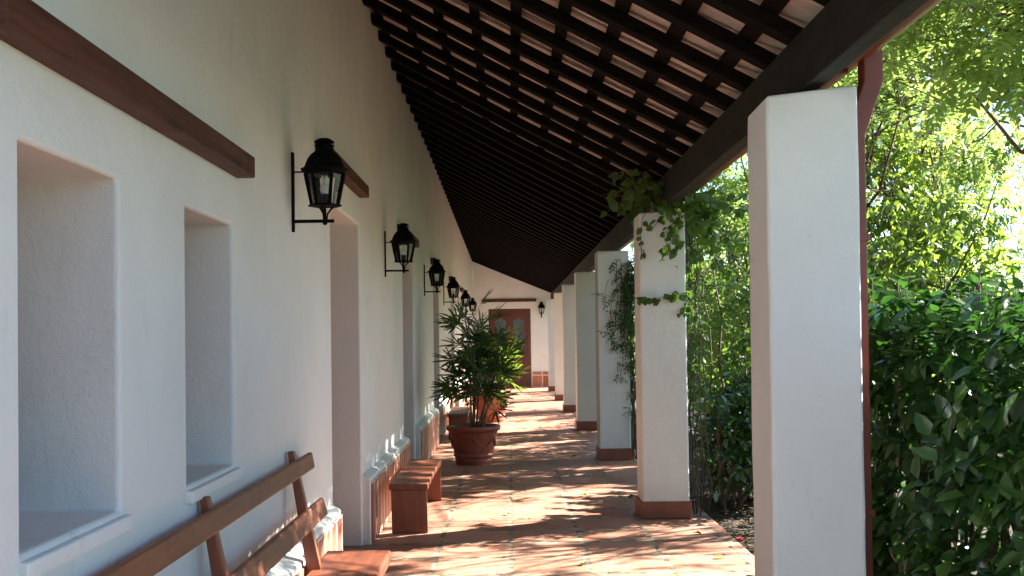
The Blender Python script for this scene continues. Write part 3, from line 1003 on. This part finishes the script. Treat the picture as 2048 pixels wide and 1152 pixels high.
def plain_bench(y0, y1, label, m1, m2, x0=-.94, x1=-.64):
    o = empty('bench', label, 'bench', ((x0 + x1) / 2, (y0 + y1) / 2, 0), 0, 'backless benches against the wall')
    w, d = (x1 - x0) / 2, (y1 - y0) / 2
    seat = MB(); n = 16
    top = [(-w + 0.0, -d), (w, -d - .004)] + [(w - .012 * math.sin(math.pi * t / n) + .004, -d + 2 * d * t / n) for t in range(1, n)] + [(w, d - .02), (w - .02, d), (-w, d)]
    k = len(top)
    seat.add([(x, y, .335) for x, y in top] + [(x, y, .382) for x, y in top],
             [tuple(range(k))[::-1], tuple(range(k, 2 * k))] + [(q, (q + 1) % k, k + (q + 1) % k, k + q) for q in range(k)])
    seat.build('seat', m1, o, bevel=.006)
    for s in (-1, 1):
        yy = s * (d - .04)
        MB().hexa([(-w + .018, yy - .02, .002), (w - .004, yy - .02, .002), (w - .004, yy + .02, .002), (-w + .018, yy + .02, .002)],
                  [(-w + .014, yy - .02, .334), (w - .012, yy - .02, .334), (w - .012, yy + .02, .334), (-w + .014, yy + .02, .334)]).build('leg_panel', m2, o, bevel=.005)
    MB().box(-.03, 0, -d + .061, d - .061, .22, .30).build('stretcher', m1, o, bevel=.004)
    return o
plain_bench(8.47, 10.2, 'backless red-brown bench with solid end panels between the first two doorways', M['bench'], M['bench_v'])
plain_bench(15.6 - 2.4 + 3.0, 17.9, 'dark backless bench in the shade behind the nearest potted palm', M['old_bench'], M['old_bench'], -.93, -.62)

# ------------------------------------------------------------------ potted palms
def pot(o, s=1.0):
    def garland(a, z): return 1.0
    prof = [(.0, .0), (.205, .0), (.212, .02), (.215, .035), (.222, .05), (.218, .06), (.226, .09), (.240, .105), (.240, .12), (.232, .13), (.250, .20),
            (.268, .30), (.282, .37), (.290, .39), (.318, .405), (.325, .425), (.322, .45), (.312, .458), (.296, .452), (.285, .42), (.27, .36), (.0, .355)]
    p = MB().lathe([(r * s, z * s) for r, z in prof], 48)
    # swags of relief round the belly
    for k in range(6):
        a0 = k * math.pi / 3 + .2
        pts = []
        for q in range(11):
            t = q / 10
            a = a0 + t * math.pi / 3
            z = .335 - .12 * math.sin(math.pi * t)
            r = .232 + (z - .13) * .22 + .004
            pts.append((r * s * math.cos(a), r * s * math.sin(a), z * s))
        p.tube(pts, [.006 * s] + [.012 * s] * 9 + [.006 * s], 6)
    p.build('pot', M['pot'], o, smooth=False)
    MB().lathe([(.0, .36 * s), (.268 * s, .36 * s), (.25 * s, .385 * s), (.1 * s, .40 * s), (0, .405 * s)], 24).build('potting_soil', M['soil'], o)

def lady_palm(o, z0, canes, m, R, Htop, leafL=.27, seed=3, lean=(0, 0)):
    rg = random.Random(seed)
    st = MB(); fo = Foliage()
    P, D, Nn, L, W = [], [], [], [], []
    for c in range(canes):
        a = rg.uniform(0, 2 * math.pi); r = rg.uniform(0, .15)
        hgt = Htop * rg.uniform(.42, 1.0)
        spread = R * rg.uniform(.1, .75)
        b = Vector((r * math.cos(a), r * math.sin(a), z0))
        t = Vector((spread * math.cos(a) + lean[0], spread * math.sin(a) + lean[1], z0 + hgt))
        pts = [b.lerp(t, q / 6) + Vector((0, 0, .07 * math.sin(math.pi * q / 6))) for q in range(7)]
        st.tube(pts, [.011, .0105, .010, .009, .008, .007, .005], 6)
        nl = rg.randint(5, 7)
        for q in range(nl):
            f = 1 - .80 * (q / nl) * min(1, .9 / hgt + .3)
            pp = b.lerp(t, f) + Vector((0, 0, .05))
            la = a * .3 + rg.uniform(0, 2 * math.pi)
            el = rg.uniform(.0, 1.0) if q > 2 else rg.uniform(.5, 1.3)
            d = Vector((math.cos(la) * math.cos(el), math.sin(la) * math.cos(el), math.sin(el)))
            pl = rg.uniform(.14, .32)
            e = pp + d * pl
            st.tube([pp, pp.lerp(e, .5) + Vector((0, 0, .012)), e], [.004, .003, .0025], 4)
            dd = (d + Vector((0, 0, -.12))).normalized()
            side = dd.cross(Vector((0, 0, 1)))
            if side.length < .1: side = Vector((1, 0, 0))
            side.normalize(); nn = side.cross(dd)
            rr = rg.uniform(-1.15, 1.15)
            side, nn = side * math.cos(rr) + nn * math.sin(rr), nn * math.cos(rr) - side * math.sin(rr)
            nf = rg.randint(7, 10)
            for k in range(nf):
                th = (k - (nf - 1) / 2) * (3.3 / nf) + rg.uniform(-.06, .06)
                fd = dd * math.cos(th) + side * math.sin(th) + nn * rg.uniform(-.12, .14)
                P.append(e); D.append(fd); Nn.append(nn + side * rg.uniform(-.3, .3))
                ll = leafL * rg.uniform(.75, 1.1) * (1 - .22 * abs(th) / 1.45)
                L.append(ll); W.append(.026 * rg.uniform(.8, 1.25))
    st.build('cane', M['cane'], o, smooth=True)
    fo.add(np.array(P), np.array(D), np.array(Nn), np.array(L), np.array(W))
    fo.build('fan_leaves', m, o, TF, .5, .20)

p1 = empty('potted_palm', 'large dark green fan palm in the nearest terracotta pot on the floor', 'potted plant', (-.44, 13.12, 0), .3, 'potted palms along the wall')
pot(p1)
lady_palm(p1, .38, 16, M['palm'], .62, 1.22, .29, 4, (.03, 0))
p2 = empty('potted_palm', 'lighter green palm in the second terracotta pot, behind the larger dark one', 'potted plant', (-.34, 19.6, 0), 1.1, 'potted palms along the wall')
pot(p2, 1.05)
lady_palm(p2, .40, 15, M['palm2'], .62, .95, .28, 9, (.08, -.1))

# ------------------------------------------------------------------ garden: hedge
def hedge():
    x0, x1, y0, y1, zt = 1.86, 3.7, 2.8, 7.0, 1.66
    o = empty('hedge', 'dense dark green hedge of big glossy leaves right of the nearest pillar', 'hedge', ((x0 + x1) / 2, (y0 + y1) / 2, 0))
    fo = Foliage()
    def put(n, P, outn, kk, L, W):
        P = P + rdir(n) * np.array([.05, .05, .05])
        lump = .09 * np.sin(P[:, 0] * 4.1 + P[:, 1] * 2.7) * np.cos(P[:, 2] * 4.4 + P[:, 1] * 3.3)
        P = P + outn * lump[:, None] - outn * (RNG.uniform(0, 1, (n, 1)) ** 2) * .3
        whorls(fo, P, unit(outn + np.array([0, 0, .45]) + rdir(n) * .55), kk, L, W, .1, .55, 1.0, .9)
    n = 800
    P = np.stack([np.full(n, x0), RNG.uniform(y0, y1, n), RNG.uniform(.05, zt, n) ** 1.0], 1)
    put(n, P, np.tile([-1., 0, 0], (n, 1)), 6, .122, .072)
    n = 800
    P = np.stack([RNG.uniform(x0, x1, n), RNG.uniform(y0, y1, n), np.full(n, zt)], 1)
    put(n, P, np.tile([0., 0, 1], (n, 1)), 6, .122, .072)
    n = 160
    for yy, s in ((y0, -1.), (y1, 1.)):
        P = np.stack([RNG.uniform(x0, x1, n), np.full(n, yy), RNG.uniform(.05, zt, n)], 1)
        put(n, P, np.tile([0., s, 0], (n, 1)), 6, .115, .066)
    n = 260
    P = np.stack([np.full(n, x1), RNG.uniform(y0, y1, n), RNG.uniform(.05, zt, n)], 1)
    put(n, P, np.tile([1., 0, 0], (n, 1)), 6, .115, .066)
    n = 1100   # inside
    P = np.stack([RNG.uniform(x0 + .15, x1, n), RNG.uniform(y0, y1, n), RNG.uniform(.1, zt - .1, n)], 1)
    whorls(fo, P, unit(rdir(n) + np.array([-.4, 0, .5])), 5, .11, .065, .1, .5)
    # shoots above the trimmed top
    n = 46
    P = np.stack([RNG.uniform(x0, x1 - .3, n), RNG.uniform(y0, y1, n), zt + RNG.uniform(.03, .17, n)], 1)
    whorls(fo, P, unit(np.tile([0., 0, 1], (n, 1)) + rdir(n) * .3), 6, .10, .05, .12, .2, .9, 1)
    st = MB()
    for i in range(120):
        bx, by = rnd.uniform(x0 + .12, x1 - .1), rnd.uniform(y0 + .1, y1 - .1)
        e = (bx + rnd.gauss(0, .16), by + rnd.gauss(0, .16), rnd.uniform(1.1, zt))
        st.tube(wander((bx, by, -.04), e, 4, .1), [.013, .011, .008, .006, .004], 5)
    for i in range(n):
        st.tube([(P[i][0], P[i][1], zt - .25), tuple(P[i])], [.004, .003], 4)
    kids = [fo.build('hedge_leaves', M['hedge'], None, T8, .28, .16), st.build('hedge_stems', M['bark'], smooth=True)]
    rebase(o, kids)
hedge()

# ------------------------------------------------------------------ garden: shrub by the second pillar
def shrub(name, label, base, crown, n, mt, stems, L=.075, W=.042, kk=6, cat='shrub', prune=True, bell=.55, group=None):
    cx, cy, cz, rx, ry, rz = crown
    o = empty(name, label, cat, base, 0, group)
    fo = Foliage()
    d = rdir(n); r = RNG.uniform(0, 1, (n, 1)) ** .42
    lump = 1 + .18 * np.sin(d[:, :1] * 5 + 1) * np.cos(d[:, 2:] * 6) + .12 * np.sin(d[:, 1:2] * 9)
    P = np.array([cx, cy, cz]) + d * r * lump * np.array([rx, ry, rz])
    P = P[P[:, 2] > .12]
    out = unit(P - np.array([cx, cy, cz - .3]) + rdir(len(P)) * .5)
    whorls(fo, P, out, kk, L, W, .12, .5, 1.0, .8)
    st = MB()
    for i in range(stems):
        q = P[rnd.randrange(len(P))]
        a = rnd.uniform(0, 6.28)
        b = Vector((base[0] + .09 * math.cos(a), base[1] + .09 * math.sin(a), -.05))
        mid = Vector((b.x + (q[0] - b.x) * .35, b.y + (q[1] - b.y) * .35, b.z + (q[2] - b.z) * .5))
        r0 = rnd.uniform(.010, .020)
        w1 = wander(b, mid, 4, .12); w2 = wander(mid, q, 4, .12)[1:]
        st.tube(w1 + w2, [r0 * (1 - .1 * k) for k in range(9)], 6)
    kids = [fo.build('foliage', mt, None, T8 if L > .055 else T5, .25, .16, prune), st.build('stem', M['bark'], smooth=True)]
    rebase(o, kids)
    return o

shrub('shrub', 'tall bright green shrub with crooked bare stems beside the second pillar', (1.9, 9.55, 0), (2.25, 10.2, 1.6, .78, 1.0, 1.35), 1700, M['shrub'], 9)
shrub('shrub', 'low dark green undergrowth at the foot of the tall shrub', (2.25, 10.1, 0), (2.2, 10.0, .62, .62, .9, .72), 900, M['hedge'], 14, .08, .045)
shrub('shrub', 'sunlit yellow green shrub growing behind the hedge', (5.4, 14.6, 0), (5.5, 14.6, 1.5, 1.4, 1.2, 1.4), 1500, M['yell'], 20, .085, .04)
shrub('shrub', 'sunlit light green shrub seen between the first two pillars', (3.3, 15.2, 0), (3.3, 15.2, 1.4, .9, 1.4, 1.3), 800, M['pinn'], 18, .09, .05)
shrub('shrub', 'rounded light green shrub behind the third pillar in the garden', (3.6, 19.5, 0), (3.6, 19.5, 1.3, 1.0, 1.5, 1.2), 700, M['shrub'], 16, .1, .055)

# ------------------------------------------------------------------ garden: trees
TG = 'garden trees beyond the hedge'
tree('tree', 'leafy tree whose low boughs reach towards the gutter above the hedge', (3.9, 6.0, 0), (2.8, 6.1, 3.55, .75, 3.1, .72), 'pinnate', M['pinn'], 46, 34, .42, .085, .037, .05, TG, True, pr=6)  # crown drawn out along the eave to shade the near wall
tree('tree', 'added light green tree with long level boughs that keep sun off the wall', (4.6, 14.2, 0), (4.35, 14.0, 4.65, .7, 4.6, .55), 'broad', M['pinn'], 60, 66, .42, .095, .048, .05, TG)  # added tree, long thin crown placed to block sun from the wall
tree('tree', 'broadleaf tree with drooping dark and light leaves right of the nearest pillar', (5.0, 13.6, 0), (4.75, 13.3, 3.1, 1.4, 1.6, 1.7), 'broad', M['broad'], 30, 56, .5, .13, .056, .05, TG)
tree('tree', 'feathery leaved tree overhanging the hedge from the right edge', (6.1, 10.4, 0), (4.9, 10.4, 4.2, 1.3, 1.5, 1.1), 'pinnate', M['pinn'], 24, 30, .5, .085, .037, .055, TG)
tree('tree', 'tall feathery tree seen above the downpipe, bright against the sky', (5.8, 15.4, 0), (5.7, 15.3, 4.7, 1.6, 1.6, 1.5), 'pinnate', M['yell'], 26, 32, .55, .09, .04, .06, TG)
tree('tree', 'yellow green feathery tree in full sun behind the broadleaf tree', (6.2, 16.6, 0), (6.0, 16.6, 3.4, 1.9, 2.0, 2.8), 'pinnate', M['yell'], 36, 34, .7, .11, .05, .07, TG)
tree('tree', 'slender bright green tree standing between the first and second pillars', (4.0, 18.2, 0), (4.0, 18.0, 3.0, 1.4, 2.0, 2.4), 'broad', M['pinn'], 40, 70, .6, .10, .05, .08, TG)
tree('tree', 'leafy tree beside the gallery level with the fourth and fifth pillars', (4.2, 23.4, 0), (4.2, 23.4, 3.3, 1.5, 2.3, 1.9), 'broad', M['broad'], 22, 50, .65, .11, .055, .08, TG)
tree('tree', 'leafy tree beside the gallery near the end wall', (4.6, 31, 0), (4.6, 30.5, 3.5, 1.7, 3.2, 2.0), 'broad', M['shrub'], 24, 46, .7, .12, .06, .09, TG)
tree('tree', 'distant yellow green tree low behind the hedge', (8.2, 24.5, 0), (8.2, 24.5, 3.0, 2.6, 2.4, 2.8), 'broad', M['yell'], 26, 44, .8, .12, .06, .1, TG, False)

# ------------------------------------------------------------------ vines on the pillars
def vine_leaf_run(fo, pts, n, L, W, hang=.6):
    pts = [np.array(p) for p in pts]
    P = []
    for i in range(n):
        t = RNG.uniform(0, len(pts) - 1.001); k = int(t)
        P.append(pts[k] + (pts[k + 1] - pts[k]) * (t - k))
    P = np.array(P)
    D = unit(rdir(n) * 1.0 + np.array([-.1, -.25, -hang]))
    Nn = unit(np.array([-.3, -.7, .45]) + rdir(n) * .5)
    sc = RNG.uniform(.55, 1.15, n)
    fo.add(P + rdir(n) * .018, D, Nn, L * sc, W * sc)

def vine_big():
    o = empty('climbing_vine', 'heart-leaved vine climbing the second pillar and spilling over the beam', 'vine', (1.56, 9.25, 0))
    st = MB(); fo = Foliage()
    for i in range(10):
        bx, by = 1.53 + rnd.uniform(0, .14), 9.05 + rnd.uniform(-.02, .5)
        top = (1.50 + rnd.uniform(-.04, .16), by + rnd.uniform(-.15, .25), rnd.uniform(2.3, 2.72))
        p = wander((bx, by, -.04), top, 9, .07)
        st.tube(p, rnd.uniform(.003, .007), 5)
        vine_leaf_run(fo, [tuple(q) for q in p[3:]], 24, .08, .062)
    # mass over the beam and below the gutter
    for i in range(48):
        a = (rnd.uniform(1.34, 1.6), rnd.uniform(8.5, 10.0), rnd.uniform(2.42, 2.66))
        b = (a[0] + rnd.gauss(.05, .16), a[1] + rnd.gauss(-.1, .3), a[2] - rnd.uniform(.05, .45))
        p = wander(a, b, 4, .08)
        st.tube(p, .003, 4)
        vine_leaf_run(fo, [tuple(q) for q in p], 13, .085, .066)
    for i in range(30):     # tendrils reaching in under the roof
        a = (1.26 + rnd.uniform(-.02, .02), rnd.uniform(8.7, 10.6), rnd.uniform(2.56, 2.80))
        b = (a[0] - rnd.uniform(.02, .45), a[1] + rnd.gauss(-.05, .2), a[2] + rnd.uniform(-.10, .12))
        p = wander(a, b, 4, .07)
        st.tube(p, .003, 4)
        vine_leaf_run(fo, [tuple(q) for q in p], 7, .085, .07)
    # sprig across the front of the pillar
    p = [(1.50, 8.98, 1.86), (1.44, 8.955, 1.84), (1.36, 8.945, 1.83), (1.27, 8.94, 1.815), (1.18, 8.945, 1.79), (1.11, 8.95, 1.80), (1.055, 8.95, 1.80)]
    st.tube(p, .0028, 5); vine_leaf_run(fo, p, 40, .066, .05, .9)
    p = [(1.47, 8.985, 1.78), (1.43, 8.97, 1.72), (1.40, 8.975, 1.66)]
    st.tube(p, .0026, 5); vine_leaf_run(fo, p, 11, .07, .055, .9)
    p = [(1.16, 9.0, 2.56), (1.10, 8.985, 2.45), (1.085, 8.98, 2.3), (1.09, 8.975, 2.16)]
    st.tube(p, .0026, 5); vine_leaf_run(fo, p[1:], 9, .07, .055, .9)
    rebase(o, [fo.build('vine_leaves', M['vine'], None, T8, .2, .2), st.build('vine_stem', M['vinestem'], smooth=True)])
vine_big()
def vine_feather():
    o = empty('climbing_vine', 'feathery small-leaved vine hanging down the third pillar', 'vine', (1.5, 13.35, 0))
    st = MB(); fo, fr = Foliage(), Foliage()
    for i in range(12):
        p = wander((1.45 + rnd.uniform(0, .12), 13.2 + rnd.uniform(0, .3), -.04), (1.42 + rnd.uniform(-.03, .15), 13.25 + rnd.uniform(0, .3), rnd.uniform(2.1, 2.5)), 8, .06)
        st.tube(p, rnd.uniform(.005, .010), 5)
        q = np.array([tuple(v) for v in p[2:]])
        n = 22
        B = q[RNG.integers(0, len(q), n)] + rdir(n) * .03
        pinnate(fo, fr, B, unit(rdir(n) + np.array([-.2, -.7, -.1])), 3, .12, .05, .022)
    for i in range(26):
        x0 = rnd.uniform(1.10, 1.46) if i % 2 == 0 else rnd.uniform(1.28, 1.48)
        z0, z1 = rnd.uniform(2.1, 2.5), rnd.uniform(.9, 2.0)
        p = wander((x0 + .08, 13.27, z0), (x0 + rnd.uniform(-.05, .2), 13.255, z1), 7, .06)
        st.tube(p, .003, 4)
        q = np.array([tuple(v) for v in p])
        n = 9
        B = q[RNG.integers(0, len(q), n)]
        pinnate(fo, fr, B, unit(rdir(n) * np.array([1, .3, .5]) + np.array([-.2, -.25, -.3])), 3, .13, .055, .024)
    lv = fo.build('vine_leaves', M['vine'], None, T5, .2, .15)
    rebase(o, [lv, st.build('vine_stem', M['vinestem'], smooth=True)])
vine_feather()

# ------------------------------------------------------------------ litter and fallen leaves
n = 5200
P = np.stack([1.66 + np.abs(RNG.normal(0, .9, n)), RNG.uniform(5.5, 16, n), RNG.uniform(-.026, -.005, n)], 1)
D = unit(np.stack([RNG.normal(size=n), RNG.normal(size=n), RNG.normal(0, .15, n)], 1))
lt = Foliage().add(P, D, unit(np.array([0, 0, 1.]) + rdir(n) * .35), RNG.uniform(.04, .09, n), RNG.uniform(.02, .045, n))
props(lt.build('leaf_litter', M['litter'], None, T5, .3, .15), 'brown and green leaf litter on the soil beside the floor', 'leaf litter', kind='stuff')

FL = [(1166, 991, .09, 'vine', 'green fallen leaf with curled edge lying in the sun patch'), (1165, 1128, .075, 'vine', 'curled green fallen leaf nearest the camera'),
      (1393, 1067, .08, 'vine', 'pale green fallen leaf right of the second pillar base'), (1438, 1115, .07, 'vine', 'small light green fallen leaf near the soil edge'),
      (1146, 913, .07, 'shrub', 'small green fallen leaf left of the third pillar'), (1195, 871, .09, 'shrub', 'bright green fallen leaf at the base of the third pillar'),
      (1262, 994, .09, 'litter', 'pale dry fallen leaf lying left of the second pillar'), (1403, 1046, .08, 'litter', 'dry brown fallen leaf upright by the second pillar plinth'),
      (1432, 1075, .07, 'litter', 'dark curled fallen leaf on the outer joint of the floor'), (1014, 1029, .06, 'litter', 'tiny dry leaf in the middle of the bright sun patch')]
def px_floor(px, py, z=0.0):
    dx, dy = px - 1018, py - 674
    u, v = dx - ROLL * dy, dy + ROLL * dx
    Y = F_PX * (CAM_H - z) / v
    return u * Y / F_PX, Y
for (px, py, L, mt, lab) in FL:
    x, yy = px_floor(px, py)
    a = rnd.uniform(0, 6.28)
    f = Foliage().add(np.array([[-L / 2, 0, .012]]), np.array([[1., 0, .12]]), np.array([[0, .25, 1.]]), L, L * .6)
    o = f.build('fallen_leaf', M[mt], None, T8, .5, .35)
    o.location = (x, yy, 0.002); o.rotation_euler = (0, 0, a)
    props(o, lab, 'leaf', 'fallen leaves on the floor')
for (px, py, lab) in [(1478, 1080, 'red fallen blossom on the outer edge of the floor'), (1462, 994, 'small red fallen blossom at the foot of the shrub stems')]:
    x, yy = px_floor(px, py)
    f = Foliage()
    n = 5
    a = np.arange(n) * 2 * math.pi / n
    f.add(np.zeros((n, 3)) + np.array([0, 0, .012]), np.stack([np.cos(a), np.sin(a), np.full(n, .5)], 1), np.tile([0, 0, 1.], (n, 1)), .04, .03)
    o = f.build('fallen_blossom', M['flower'], None, T8, .3, .2)
    o.location = (x, yy, 0.0)
    props(o, lab, 'blossom', 'fallen red blossoms')
